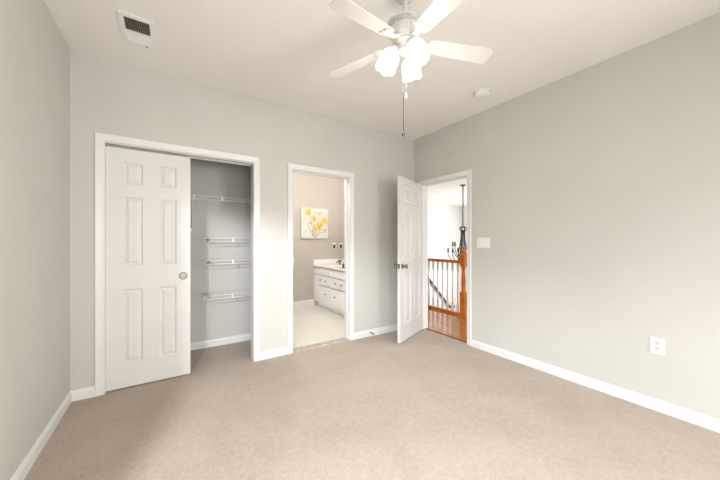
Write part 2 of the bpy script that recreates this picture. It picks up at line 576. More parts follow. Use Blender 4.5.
def door_leaf(name, w, h, t, panels, parent=None, loc=(0, 0, 0), rotz=0):
    mb = MB()
    panel_face(mb, w, h, panels, 0, -1)
    panel_face(mb, w, h, panels, t, 1)
    for a, b_ in (((0, 0, 0), (0, t, h)), ((w, 0, 0), (w, t, h))):
        x = a[0]
        mb.face([(x, 0, 0), (x, t, 0), (x, t, h), (x, 0, h)])
    for z in (0, h):
        mb.face([(0, 0, z), (w, 0, z), (w, t, z), (0, t, z)])
    # weld T-junction free: only identical corners
    bmesh.ops.remove_doubles(mb.bm, verts=mb.bm.verts[:], dist=1e-5)
    return mb.build(name, DOORP, parent, loc, rotz)


# closet: bypass door, slid to the left
CDW, CDH = 0.602, 2.020
px = [(0.112, 0.245), (0.365, 0.492)]
pz = [(0.205, 0.828), (1.03, 1.612), (1.722, 1.905)]
cd = door_leaf('door_1', CDW, CDH, 0.034, [(a, b_, c, d) for a, b_ in px for c, d in pz], None, (CL0 + 0.001, YB + 0.018, 0.010))
structure(cd, 'white six-panel closet door slid to the left')
mb = MB()
Mx = Matrix.Translation((0.545, 0, 0.918)) @ Matrix.Rotation(PI / 2, 4, 'X')
mb.lathe([(0.034, -0.001), (0.034, 0.003), (0.031, 0.0045), (0.028, 0.003), (0.026, -0.001)], 28, Mx)
mb.lathe([(0.027, 0.0012), (0.013, 0.0018), (0.0, 0.0022)], 28, Mx, 1)
p = mb.build('finger_pull', [CHROME, NICKEL], cd)
p['label'] = 'round nickel finger pull'
tr = thing('sliding_door_track', 'white sliding door track under the closet header', 'track', (CL0, YB + 0.02, CLZ))
mb = MB(); L = CL1 - CL0
mb.box(0.001, L - 0.001, 0.006, 0.078, -0.0025, -0.0005)
mb.build('track_groove', DARK, tr)  # dark strip painted as the shade inside the track
mb = MB()
mb.box(0.001, L - 0.001, 0.000, 0.006, -0.006, -0.0005)
mb.box(0.001, L - 0.001, 0.040, 0.043, -0.010, -0.0025)
mb.box(0.001, L - 0.001, 0.078, 0.084, -0.014, -0.0005)
mb.build('channel_lips', WIRE, tr)

# bedroom door, standing open
ANG = math.radians(202.65)
bd = thing('door_2', None, None, (2.985, 2.933, 0.012), ANG)
structure(bd, 'white six-panel bedroom door standing open')
del_w = 0.717
px = [(0.115, 0.310), (0.400, 0.595)]
pz = [(0.215, 0.83), (1.02, 1.60), (1.71, 1.90)]
# local x runs from the hinge to the free edge; the seen face is on local +y, the leaf lies behind it
leaf = door_leaf('leaf', del_w, 2.030, 0.035, [(a, b_, c, d) for a, b_ in px for c, d in pz], bd, (0, -0.035, 0))


def knob(parent, x, z, side):
    mb = MB()
    s = 1 if side > 0 else -1
    M = Matrix.Translation((x, 0.0 if side > 0 else -0.035, z)) @ Matrix.Rotation(-s * PI / 2, 4, 'X')
    mb.lathe([(0.0, 0.0), (0.032, 0.0), (0.032, 0.005), (0.026, 0.010), (0.013, 0.013), (0.011, 0.030), (0.018, 0.036), (0.027, 0.046), (0.029, 0.056), (0.025, 0.066), (0.013, 0.071), (0.0, 0.072)], 28, M)
    o = mb.build('door_knob', CHROME, parent)
    o['label'] = 'round satin nickel knob'


knob(bd, del_w - 0.062, 0.93, 1)
knob(bd, del_w - 0.062, 0.93, -1)
mb = MB(); mb.box(del_w, del_w + 0.0015, -0.029, -0.006, 0.90, 0.96)
mb.box(del_w, del_w + 0.009, -0.023, -0.012, 0.918, 0.942)
mb.build('latch', CHROME, bd)
for z in (0.18, 1.02, 1.84):
    mb = MB(); mb.tube([(-0.004, -0.038, z - 0.045), (-0.004, -0.038, z + 0.045)], 0.006, 10)
    mb.box(-0.0015, 0.0, -0.034, -0.002, z - 0.044, z + 0.044)
    mb.build('hinge', CHROME, bd)

# floor strips between the rooms
mb = MB(); mb.prism([(0, -0.004), (0.010, 0.006), (0.100, 0.006), (0.108, -0.004)], 0, BA1 - BA0 - 0.002, Matrix(((0, 0, 1, 0), (1, 0, 0, 0), (0, 1, 0, 0), (0, 0, 0, 1))))
tag(mb.build('door_threshold', MARBLE, None, (BA0 + 0.001, YB + 0.006, 0.004)), 'mottled stone threshold between the carpet and the bathroom tiles', 'threshold')
mb = MB(); mb.prism([(0, 0), (0.008, 0.007), (0.037, 0.007), (0.045, 0)], 0, DR1 - DR0 - 0.002, Matrix(((1, 0, 0, 0), (0, 0, -1, 0), (0, 1, 0, 0), (0, 0, 0, 1))))
tag(mb.build('transition_strip', DOAK, None, (XR + 0.040, DR1 - 0.001, 0.0)), 'dark oak transition strip where the carpet meets the hall boards', 'floor strip')

# ---------------------------------------------------------------- ceiling fan
FC = (1.189, 1.312, H)
fan = thing('ceiling_fan', 'white ceiling fan with three lit glass shades hanging from the ceiling', 'ceiling fan', FC)
MB().lathe([(0.0, -0.0005), (0.062, -0.0005), (0.063, -0.006), (0.054, -0.018), (0.030, -0.032), (0.018, -0.046), (0.0, -0.046)], 36).build('canopy', FANW, fan)
MB().lathe([(0.0125, -0.04), (0.0125, -0.165)], 16).build('downrod', FANW, fan)
mb = MB()
mb.lathe([(0.0, -0.150), (0.022, -0.150), (0.026, -0.162), (0.075, -0.170), (0.104, -0.178), (0.111, -0.188), (0.111, -0.197)], 48)
mb.lathe([(0.111, -0.197), (0.108, -0.203), (0.101, -0.2225)], 48, None, 1)
for k in range(24):
    a = 2 * PI * k / 24
    M = Matrix.Rotation(a, 4, 'Z')
    mb.prism([(-0.005, 0.0), (0.005, 0.0), (0.003, 0.014), (-0.003, 0.014)], 0, 0.003, M @ Matrix.Translation((0.1045, 0, -0.219)) @ Matrix.Rotation(PI / 2, 4, 'Z') @ Matrix.Rotation(PI / 2 - 0.35, 4, 'X'), 0)
mb.lathe([(0.101, -0.2225), (0.104, -0.226), (0.100, -0.232), (0.090, -0.245), (0.078, -0.262), (0.070, -0.275), (0.066, -0.283), (0.0, -0.285)], 48)
for k in range(24):
    a = 2 * PI * (k + .5) / 24
    M = Matrix.Rotation(a, 4, 'Z')
    mb.tube([M @ Vector((0.0985, 0, -0.236)), M @ Vector((0.0805, 0, -0.262))], 0.0032, 6)
mb.build('motor_housing', [FANW, FANG], fan)
MB().lathe([(0.0, -0.283), (0.060, -0.283), (0.062, -0.290), (0.048, -0.300), (0.038, -0.304), (0.036, -0.335), (0.040, -0.340), (0.036, -0.352), (0.020, -0.366), (0.014, -0.376), (0.0, -0.378)], 36).build('light_fitter', FANW, fan)


def blade_outline(L, w0, w1, rc):
    pts = [(0.0, -w0 / 2 + 0.012), (0.012, -w0 / 2)]
    pts += [(L - rc + rc * math.sin(a), -w1 / 2 + rc - rc * math.cos(a)) for a in [i * PI / 2 / 6 for i in range(7)]]
    pts += [(L - rc + rc * math.cos(a), w1 / 2 - rc + rc * math.sin(a)) for a in [i * PI / 2 / 6 for i in range(7)]]
    pts += [(0.012, w0 / 2), (0.0, w0 / 2 - 0.012)]
    return pts


BL = 0.400
iron_mesh = blade_mesh = None
for i, ang in enumerate((45 + 72, 45 + 144, 45 + 216, 45 + 288)):
    a = math.radians(ang)
    if i == 0:
        mb = MB()
        M = Matrix.Translation((0.142, 0, -0.303)) @ Matrix.Rotation(math.radians(5.5), 4, 'Y') @ Matrix.Rotation(math.radians(-11), 4, 'X')
        mb.prism(blade_outline(BL, 0.094, 0.118, 0.034), -0.003, 0.003, M)
        b0 = mb.build('blade', FANW, fan, bevel=0.0012)
        mb = MB()
        # scrolled blade iron
        mb.prism([(0.0, -0.018), (0.03, -0.016), (0.055, -0.032), (0.085, -0.040), (0.100, -0.030), (0.092, -0.012), (0.104, 0.0), (0.092, 0.012), (0.100, 0.030), (0.085, 0.040), (0.055, 0.032), (0.03, 0.016), (0.0, 0.018)],
                 -0.004, 0.001, Matrix.Translation((0.100, 0, -0.3035)) @ Matrix.Rotation(math.radians(5.5), 4, 'Y') @ Matrix.Rotation(math.radians(-11), 4, 'X'))
        mb.tube([(0.055, 0, -0.279), (0.080, 0, -0.284), (0.104, 0, -0.300), (0.122, 0, -0.3045)], [0.012, 0.011, 0.010, 0.009], 10)
        for sx, sy in ((0.165, -0.020), (0.165, 0.020), (0.185, 0.0)):
            mb.lathe([(0.0, -0.0035), (0.0045, -0.0025), (0.005, 0.0)], 10, Matrix.Translation((sx, sy, -0.3055 - (sx - .1) * .096 - sy * .19 * 1)))
        i0 = mb.build('blade_iron', FANW, b0)
        b0.rotation_euler = (0, 0, a)
    else:
        b = b0.copy(); COL.objects.link(b); b.rotation_euler = (0, 0, a)
        c = i0.copy(); COL.objects.link(c); c.parent = b

CAMR = math.radians(-YAW)     # azimuth zero of the light kit lies across the view
shade0 = None
for i, az in enumerate((180, -60, 60)):
    a = math.radians(az - YAW)
    if i == 0:
        mb = MB()
        mb.tube([(0.030, 0, -0.345), (0.046, 0, -0.352), (0.058, 0, -0.345), (0.066, 0, -0.333), (0.070, 0, -0.328)], 0.0075, 10)
        arm0 = mb.build('lamp_arm', FANW, fan)
        tilt = Matrix.Translation((0.066, 0, -0.322)) @ Matrix.Rotation(math.radians(-24), 4, 'Y')
        mb = MB()
        mb.lathe([(0.0, 0.008), (0.020, 0.006), (0.025, -0.004), (0.026, -0.022)], 24, tilt)
        cup0 = mb.build('shade_holder', FANW, arm0)
        mb = MB()
        scal = lambda j, t, r, z: (r * (1 + (0.05 * math.cos(6 * t) if j >= 6 else 0)), z + (0.006 * math.cos(6 * t) if j >= 7 else 0))
        mb.lathe([(0.022, -0.012), (0.030, -0.022), (0.045, -0.038), (0.056, -0.060), (0.060, -0.082), (0.058, -0.106), (0.056, -0.124), (0.060, -0.142)], 36, tilt, 0, True, scal)
        sh0 = mb.build('lamp_shade', GLOW, arm0, recalc=False)
        mb = MB()
        mb.lathe([(0.0, -0.022), (0.013, -0.024), (0.014, -0.045), (0.026, -0.070), (0.029, -0.088), (0.022, -0.108), (0.0, -0.116)], 20, tilt)
        bu0 = mb.build('bulb', BULB, arm0)
        arm0.rotation_euler = (0, 0, a)
        arm0['label'] = 'white arm with lit frosted tulip shade'
        tip0 = tilt @ Vector((0, 0, -0.165))
    else:
        arm = arm0.copy(); COL.objects.link(arm); arm.rotation_euler = (0, 0, a)
        for o in (cup0, sh0, bu0):
            c = o.copy(); COL.objects.link(c); c.parent = arm
    pp = Vector(FC) + Matrix.Rotation(a, 3, 'Z') @ tip0
    point('fan_lamp', pp, 2.4, (1.0, 0.94, 0.86), 0.04)

cdir = Vector((math.cos(CAMR), math.sin(CAMR), 0))
mb = MB()
q = -0.012 * cdir
mb.tube([q + Vector((0, 0, -0.350)), q + Vector((0, 0, -0.836))], 0.0017, 6)
mb.lathe([(0.0, -0.50), (0.003, -0.497), (0.003, -0.492), (0.0, -0.49)], 10, Matrix.Translation(q))
ch = mb.build('pull_chain', BRONZE, fan)
mb = MB(); mb.lathe([(0.0, -0.862), (0.007, -0.858), (0.0105, -0.850), (0.009, -0.842), (0.004, -0.836), (0.0, -0.834)], 16, Matrix.Translation(q))
mb.build('chain_ball', CHROME, ch)
mb = MB(); q2 = 0.004 * cdir
mb.tube([q2 + Vector((0, 0, -0.372)), q2 + Vector((0, 0, -0.595))], 0.001, 6)
c2 = mb.build('pull_chain', WIRE, fan)
mb = MB(); mb.lathe([(0.0, -0.632), (0.006, -0.630), (0.0075, -0.618), (0.005, -0.604), (0.0015, -0.594), (0.0, -0.593)], 16, Matrix.Translation(q2))
mb.build('chain_pull', WHITE, c2)

# ---------------------------------------------------------------- ceiling register and smoke alarm
vt = thing('air_vent', 'white ceiling air register with dark louvre slots near the left wall', 'air vent', (-0.191, 2.588, H))
mb = MB()
x0, x1, y0, y1 = -0.098, 0.098, -0.172, 0.172
ix0, ix1, iy0, iy1 = -0.070, 0.070, -0.142, 0.140
for (a, b_, c, d) in ((x0, x1, y0, iy0), (x0, x1, iy1, y1), (x0, ix0, iy0, iy1), (ix1, x1, iy0, iy1), (ix0, ix1, 0.004, 0.012)):
    mb.box(a, b_, c, d, -0.009, -0.0008)
mb.build('vent_frame', WHITE, vt)
mb = MB(); mb.box(ix0, ix1, iy0, iy1, -0.0016, -0.0009)
mb.build('duct_opening', DUCT, vt)  # flat dark plate painted as the shade inside the duct
mb = MB()
for k in range(11):
    x = ix0 + (k + 0.5) * (ix1 - ix0) / 11
    M = Matrix.Translation((x, 0, -0.0055)) @ Matrix.Rotation(math.radians(70), 4, 'Y')
    mb.box(-0.0032, 0.0032, iy0, 0.004, -0.0005, 0.0005, 0, M)
mb.build('slot_louvres', LOUV, vt)  # grey puts shade into the colour of these white blades
mb = MB()
for k in range(9):
    y = 0.012 + (k + 0.5) * (iy1 - 0.012) / 9
    M = Matrix.Translation((0, y, -0.0055)) @ Matrix.Rotation(math.radians(-22), 4, 'X')
    mb.box(ix0, ix1, -0.0085, 0.0085, -0.0005, 0.0005, 0, M)
mb.build('closed_louvres', WHITE, vt)
mb = MB(); mb.box(0.030, 0.050, 0.145, 0.150, -0.014, -0.009)
mb.build('damper_lever', CHROME, vt)

sd = thing('smoke_detector', 'round white smoke detector on the ceiling near the right wall', 'smoke detector', (2.60, 1.745, H))
MB().lathe([(0.0, -0.0005), (0.078, -0.0005), (0.079, -0.012), (0.076, -0.016)], 40).build('mounting_plate', WHITE, sd)
mb = MB().lathe([(0.070, -0.014), (0.073, -0.020), (0.070, -0.034), (0.058, -0.042), (0.030, -0.045), (0.0, -0.0455)], 40)
for k in range(20):
    M = Matrix.Rotation(2 * PI * k / 20, 4, 'Z')
    mb.box(0.0715, 0.0745, -0.006, 0.006, -0.0285, -0.022, 0, M)
mb.build('alarm_body', WHITE, sd)
MB().lathe([(0.012, -0.044), (0.012, -0.047), (0.0, -0.0475)], 16, Matrix.Translation((0.02, -0.01, 0))).build('test_button', WHITE, sd)

# ---------------------------------------------------------------- switch and outlet on the right wall
def plate(mb, w, h, t=0.005):
    mb.box(-t, 0, -w / 2, w / 2, -h / 2, h / 2)
    return mb


sw = thing('light_switch', 'white triple light switch on the wall right of the bedroom door', 'light switch', (XR - 0.0005, 1.992, 1.232))
plate(MB(), 0.163, 0.117).build('cover_plate', WHITE, sw, bevel=0.002)
for y in (0.046, 0.0, -0.046):
    mb = MB(); mb.box(-0.0062, -0.0045, y - 0.0165, y + 0.0165, -0.033, 0.033)
    f = mb.build('switch_frame', WHITE, sw)
    mb = MB(); mb.prism([(-0.0055, -0.030), (-0.0075, -0.030), (-0.0105, 0.030), (-0.0055, 0.030)], y - 0.0145, y + 0.0145, Matrix(((1, 0, 0, 0), (0, 0, 1, 0), (0, 1, 0, 0), (0, 0, 0, 1))))
    mb.build('rocker', WHITE, f)

ol = thing('power_outlet', 'white duplex power outlet low on the right wall above the baseboard', 'outlet', (XR - 0.0005, 0.578, 0.476))
plate(MB(), 0.078, 0.122).build('cover_plate', WHITE, ol, bevel=0.002)
for z in (0.020, -0.020):
    mb = MB()
    pts = [(0.0165 * math.cos(t) if abs(0.0165 * math.cos(t)) < 0.0145 else math.copysign(0.0145, math.cos(t)), 0.0165 * math.sin(t)) for t in [2 * PI * k / 24 for k in range(24)]]
    Mo = Matrix(((0, 0, -1, 0), (1, 0, 0, 0), (0, 1, z, 0), (0, 0, 0, 1)))
    Mo = Matrix(((0, 0, -1, 0), (1, 0, 0, 0), (0, 1, 0, z), (0, 0, 0, 1)))
    mb.prism(pts, 0.0045, 0.0065, Mo)
    r = mb.build('receptacle', IVORY, ol)
    mb = MB()
    mb.box(-0.0068, -0.0064, 0.0040, 0.0072, -0.001 + z, 0.009 + z)
    mb.box(-0.0068, -0.0064, -0.0072, -0.0042, -0.001 + z, 0.0085 + z)
    mb.prism([(0.0030 * math.cos(t), 0.0030 * math.sin(t)) for t in [2 * PI * k / 10 for k in range(10)]], 0.0064, 0.0068, Matrix(((0, 0, -1, 0), (1, 0, 0, 0), (0, 1, 0, z - 0.007), (0, 0, 0, 1))))
    mb.build('plug_slots', DARK, r)

# door stop on the baseboard
ds = thing('door_stop', 'small spring door stop with dark tip on the baseboard right of the bathroom', 'door stop', (2.20, YB - 0.0142, 0.048))
mb = MB(); pts = []
for k in range(60):
    a = 2 * PI * k / 6
    pts.append((0.0055 * math.cos(a), -0.004 - 0.055 * k / 59, 0.0055 * math.sin(a)))
mb.tube(pts, 0.0012, 5)
mb.build('spring', CHROME, ds)
MB().lathe([(0.0, 0.0), (0.011, 0.0), (0.010, 0.004), (0.0, 0.005)], 14, Matrix.Rotation(PI / 2, 4, 'X')).build('mount', CHROME, ds)
MB().lathe([(0.0, 0.057), (0.008, 0.058), (0.009, 0.070), (0.006, 0.074), (0.0, 0.075)], 14, Matrix.Rotation(PI / 2, 4, 'X')).build('rubber_tip', DARK, ds)

# ---------------------------------------------------------------- closet shelving
def wire_shelf(name, label, x0, x1, z, depth, clips, braces, group):
    """coated wire shelf along the closet's back wall; origin at its left rear corner"""
    s = thing(name, label, 'shelf', (x0, YC - 0.004, z), 0, group)
    L = x1 - x0
    mb = MB()
    for y in (-0.006, -depth * 0.5):
        mb.tube([(0, y, -0.003), (L, y, -0.003)], 0.0022, 6)
    n = int(L / 0.0254)
    for k in range(n + 1):
        x = k * L / n
        mb.tube([(x, -0.002, 0.001), (x, -depth - 0.002, 0.001)], 0.0009, 5)
    mb.build('wire_deck', WIRE, s)
    mb = MB()
    mb.tube([(0, -depth - 0.003, 0.0), (L, -depth - 0.003, 0.0)], 0.0036, 8)
    mb.tube([(0, -depth - 0.005, -0.036), (L, -depth - 0.005, -0.036)], 0.0036, 8)
    for x in (0.002, L - 0.002):
        mb.tube([(x, -depth - 0.003, 0.0), (x, -depth - 0.005, -0.036)], 0.003, 6)
    mb.build('front_lip', WIRE, s)
    for x in clips:
        mb = MB(); mb.box(x - x0 - 0.007, x - x0 + 0.007, -depth - 0.012, -depth + 0.002, -0.042, 0.006)
        mb.build('lip_clip', WHITE, s, bevel=0.002)
    for x in braces:
        mb = MB()
        if depth > 0.31:
            mb.tube([(x - x0, -depth - 0.003, -0.036), (x - x0, -depth * 0.95, -0.06), (x - x0, -0.004, -0.335)], 0.0045, 8)
            mb.box(x - x0 - 0.010, x - x0 + 0.010, -0.006, -0.0005, -0.365, -0.325)
        else:
            mb.prism([(-0.012, -0.008), (-depth, -0.006), (-depth, -0.016), (-0.10, -0.040), (-0.012, -0.062)], -0.0025, 0.0025, Matrix(((0, 0, 1, x - x0), (1, 0, 0, 0), (0, 1, 0, 0), (0, 0, 0, 1))))
        mb.build('brace', WIRE, s)
    return s


G = 'white wire shelves in the closet'
wire_shelf('wire_shelf', 'long white wire shelf, the highest in the closet', -0.745, 0.955, 1.732, 0.318, (0.205, 0.48, 0.765), (-0.35, 0.197, 0.90), G)
for z, lab, clip in ((1.283, 'short white wire shelf in the closet, the first below the long one', 0.592), (1.034, 'short white wire shelf in the closet, between the upper and lower short ones', 0.592), (0.650, 'lowest short white wire shelf in the closet above the carpet', 0.585)):
    wire_shelf('wire_shelf', lab, 0.302, 0.955, z, 0.300, (clip,), (0.366, 0.925), G)
for x, lab in ((0.366, 'white slotted shelf upright at the left end of the short closet shelves'), (0.925, 'white slotted shelf upright behind the right end of the short closet shelves')):
    st = thing('shelf_upright', lab, 'shelf upright', (x, YC, 0.585), 0, 'slotted uprights in the closet')
    mb = MB(); hh = 0.735
    mb.box(-0.013, -0.0105, -0.013, -0.0006, 0, hh); mb.box(0.0105, 0.013, -0.013, -0.0006, 0, hh)
    mb.box(-0.0105, -0.008, -0.013, -0.011, 0, hh); mb.box(0.008, 0.0105, -0.013, -0.011, 0, hh); mb.box(-0.002, 0.002, -0.013, -0.011, 0, hh)
    n = 21
    for k in range(n + 1):
        z = k * hh / n
        mb.box(-0.0105, 0.0105, -0.013, -0.011, max(0, z - 0.007), min(hh, z + 0.007))
    mb.build('slotted_track', WIRE, st)
    mb = MB(); mb.box(-0.0105, 0.0105, -0.004, -0.0008, 0.001, hh - 0.001)
    mb.build('track_back', DUCT, st)  # dark backing paints the shade seen through the slots

# ---------------------------------------------------------------- bathroom
# canvas with yellow flowers
CX0, CX1, CZ0, CZ1 = 2.06, 2.625, 1.306, 1.889
CANV = vary(mat('cream_canvas', (0.68, 0.67, 0.60), 0.7), (0.66, 0.65, 0.57), (0.70, 0.69, 0.64), 5)
YEL = vary(mat('yellow_oil_paint', (0.72, 0.47, 0.08), 0.6), (0.66, 0.39, 0.05), (0.76, 0.58, 0.17), 25)
ORA = vary(mat('ochre_oil_paint', (0.42, 0.22, 0.03), 0.6), (0.36, 0.18, 0.02), (0.50, 0.28, 0.05), 40)
STEM = vary(mat('grey_brown_oil_paint', (0.32, 0.27, 0.22), 0.6), (0.26, 0.22, 0.18), (0.42, 0.36, 0.29), 30)
PALE = vary(mat('pale_grey_oil_paint', (0.62, 0.60, 0.56), 0.6), (0.55, 0.53, 0.49), (0.70, 0.68, 0.64), 30)
pt_ = thing('flower_painting', 'square canvas of yellow flowers on the bathroom wall', 'painting', (CX0, BY - 0.0005, CZ0))
w_, h_ = CX1 - CX0, CZ1 - CZ0
mb = MB(); mb.box(0, w_, -0.040, 0, 0, h_)
mb.build('canvas', CANV, pt_, bevel=0.003)
mb = MB(); YF = -0.0408


def petal(cx, cy, r, ang, ln, mi, k=0):
    pts = []
    for i in range(12):
        t = 2 * PI * i / 12
        x = math.cos(t) * ln * 0.5 + ln * 0.5
        y = math.sin(t) * r * (0.7 + 0.3 * math.cos(t))
        x += random.uniform(-.004, .004)
        pts.append((cx + x * math.cos(ang) - y * math.sin(ang), YF - 0.00012 * k, cy + x * math.sin(ang) + y * math.cos(ang)))
    mb.face(pts, mi)


def stroke(pts, w, mi, k=0):
    for (x0, z0), (x1, z1) in zip(pts, pts[1:]):
        d = Vector((x1 - x0, z1 - z0)); n = Vector((-d.y, d.x)).normalized() * w / 2
        mb.face([(x0 - n.x, YF - 0.00012 * k, z0 - n.y), (x1 - n.x, YF - 0.00012 * k, z1 - n.y), (x1 + n.x, YF - 0.00012 * k, z1 + n.y), (x0 + n.x, YF - 0.00012 * k, z0 + n.y)], mi)


# stems first (u, v run 0..1 over the canvas, v up)
for s in ([(.27, .84), (.33, .60), (.42, .30), (.46, .02)], [(.42, .66), (.46, .40), (.50, .04)], [(.65, .78), (.60, .55), (.55, .30), (.50, .02)], [(.86, .58), (.72, .30), (.56, .04)], [(.60, .38), (.58, .20), (.52, .03)],
          [(.22, .45), (.32, .30), (.42, .05)], [(.92, .22), (.74, .20), (.58, .10)]):
    stroke([(a * w_, b_ * h_) for a, b_ in s], 0.009, 2, 1)
for (a, b_, ln, an) in ((.08, .64, .06, .3), (.14, .62, .05, 2.4), (.16, .50, .09, .1), (.24, .46, .10, .5), (.30, .40, .06, 2.2), (.78, .24, .09, .4), (.70, .16, .07, .9), (.46, .16, .08, 2.1), (.36, .70, .05, 1.0), (.56, .84, .05, 2.8), (.84, .24, .06, -.3), (.40, .10, .06, 1.2)):
    petal(a * w_, b_ * h_, 0.016, an, ln, 3 if random.random() < .45 else 2, 2)
k = 3
for (a, b_, R, n) in ((.26, .86, .080, 7), (.68, .83, .042, 5), (.45, .67, .070, 7), (.62, .38, .090, 9), (.88, .59, .078, 8), (.72, .46, .065, 7), (.52, .34, .055, 6)):
    for i in range(n):
        an = 2 * PI * i / n + random.uniform(-.25, .25)
        petal(a * w_, b_ * h_, R * 0.40, an, R * random.uniform(.8, 1.05), 0, k); k += 1
    for i in range(4):
        petal(a * w_ + random.uniform(-.01, .01), b_ * h_ - .01, R * 0.13, random.uniform(0, 6.28), R * .42, 1, k); k += 1
for (a, b_) in ((.66, .28), (.29, .80), (.44, .63), (.60, .83), (.87, .55)):
    petal(a * w_, b_ * h_, 0.008, 0.6, 0.022, 2, k); k += 1
mb.build('painted_flowers', [YEL, ORA, STEM, PALE], pt_, recalc=False)

# vanity
VX, VY0, VY1, VZ = 2.34, 3.62, BY - 0.0005, 0.765
va = thing('bathroom_vanity', 'white bathroom vanity cabinet under the pale countertop', 'vanity', (VX, VY0, 0))
D = BX1 - 0.001 - VX
LY = VY1 - VY0
mb = MB(); mb.box(0.040, D, 0, LY, 0.10, VZ); mb.build('carcass', CAB, va)
mb = MB(); mb.box(0.085, D, 0.02, LY, 0.0, 0.10); mb.build('toe_kick', CAB, va)


def front(kind, y0, y1, z0, z1, knobs):
    o = MB(); o.box(0.0, 0.018, y0 - VY0, y1 - VY0, z0, z1)
    if kind == 'door':
        yy0, yy1 = y0 - VY0 + 0.05, y1 - VY0 - 0.05
        if yy1 - yy0 > 0.05:
            o.box(-0.004, 0.0, yy0, yy1, z0 + 0.05, z1 - 0.05)
    d = o.build(kind, CAB, va, bevel=0.003)
    for y, z in knobs:
        MB().lathe([(0.0, 0.0), (0.007, 0.0), (0.006, 0.010), (0.013, 0.016), (0.0145, 0.022), (0.010, 0.027), (0.0, 0.028)], 16, Matrix.Translation((0.0, y - VY0, z)) @ Matrix.Rotation(-PI / 2, 4, 'Y')).build('knob', CHROME, d)


front('drawer', 4.965, 5.185, 0.625, 0.752, [])
front('door', 4.965, 5.185, 0.105, 0.610, [])
front('drawer', 4.510, 4.955, 0.625, 0.752, [])
front('drawer', 3.955, 4.492, 0.625, 0.752, [])
front('drawer', 4.510, 4.955, 0.440, 0.610, [(4.885, .53), (4.68, .53)])
front('drawer', 3.955, 4.492, 0.440, 0.610, [(4.31, .53), (4.10, .53)])
front('door', 4.510, 4.955, 0.105, 0.424, [(4.68, .30)])
front('door', 3.955, 4.492, 0.105, 0.424, [(4.33, .30)])
front('door', 3.625, 3.945, 0.105, 0.756, [(3.70, .55)])

ct = thing('countertop', 'pale bathroom countertop with a backsplash on the vanity', 'countertop', (VX, VY0, VZ + 0.0008))
mb = MB(); mb.box(-0.022, D - 0.0005, -0.01, LY - 0.0005, 0, 0.034); mb.build('slab', COUNTER, ct, bevel=0.005)
mb = MB(); mb.box(-0.015, D - 0.0005, LY - 0.020, LY - 0.0005, 0.034, 0.125); mb.box(D - 0.020, D - 0.0005, -0.01, LY - 0.020, 0.034, 0.125); mb.build('backsplash', COUNTER, ct, bevel=0.003)
mb = MB(); mb.lathe([(0.205, 0.0345), (0.210, 0.040), (0.196, 0.042), (0.185, 0.0352), (0.12, 0.0348), (0.0, 0.0346)], 32, Matrix.Translation((0.25, 0.95, 0)) @ Matrix.Diagonal((0.85, 1, 1, 1))); mb.build('basin', COUNTER, ct)

fc = thing('sink_faucet', 'chrome faucet with round handle on the bathroom counter', 'faucet', (2.715, 4.83, VZ + 0.0353))
MB().lathe([(0.0, 0.0), (0.032, 0.0), (0.032, 0.006), (0.024, 0.012), (0.016, 0.03), (0.014, 0.05), (0.0, 0.052)], 20).build('faucet_base', CHROME, fc)
mb = MB(); mb.tube([(0, 0, 0.04), (-0.02, -0.01, 0.055), (-0.07, -0.03, 0.060), (-0.11, -0.045, 0.045)], [0.012, 0.012, 0.011, 0.009], 12); mb.build('spout', CHROME, fc)
MB().lathe([(0.0, 0.05), (0.012, 0.052), (0.014, 0.06), (0.032, 0.066), (0.037, 0.076), (0.032, 0.088), (0.015, 0.094), (0.0, 0.095)], 24).build('handle', CHROME, fc)
fb2 = thing('soap_dispenser', 'small dark dispenser standing on the bathroom counter by the doorway', 'dispenser', (2.42, 4.20, VZ + 0.0358))
MB().lathe([(0.0, 0.0), (0.018, 0.0), (0.020, 0.01), (0.018, 0.065), (0.010, 0.072), (0.008, 0.085), (0.0, 0.086)], 20).build('bottle', BRONZE, fb2)
mb = MB(); mb.tube([(0, 0, 0.08), (0, 0, 0.100), (-0.025, 0, 0.100)], 0.004, 8); mb.build('pump', BRONZE, fb2)

mi_ = MB(); mi_.box(-0.006, -0.0006, 0, BY - 0.006 - 3.60, 0, 1.66)
tag(mi_.build('wall_mirror', MIRROR, None, (BX1, 3.60, 0.90)), 'frameless mirror on the bathroom wall above the countertop', 'mirror')

po = thing('power_outlet', 'dark outlet on white plate on the bathroom wall beside the mirror corner', 'outlet', (2.780, BY - 0.0005, 1.155))
mb = MB(); mb.box(-0.036, 0.036, -0.005, 0, -0.06, 0.062); mb.build('cover_plate', WHITE, po, bevel=0.0015)
mb = MB(); mb.box(-0.030, 0.030, -0.0065, -0.004, -0.052, 0.030); mb.build('receptacle', BRONZE, po)

vl = thing('vanity_light', 'globe light bar above the bathroom mirror', 'wall light', (BX1 - 0.0065, 4.05, 2.08))
mb = MB(); mb.box(-0.03, 0, 0, 0.68, -0.045, 0.045); mb.build('light_bar', CHROME, vl, bevel=0.004)
for y in (0.12, 0.34, 0.56):
    mb = MB(); mb.lathe([(0.0, 0.06), (0.03, 0.052), (0.052, 0.03), (0.06, 0.0), (0.052, -0.03), (0.03, -0.052), (0.0, -0.06)], 24, Matrix.Translation((-0.088, y, 0)))
    mb.build('globe_bulb', GLOBE, vl)
    point('vanity_lamp', (BX1 - 0.17, 4.05 + y, 2.08), 1.6, (1.0, 0.97, 0.92), 0.05)

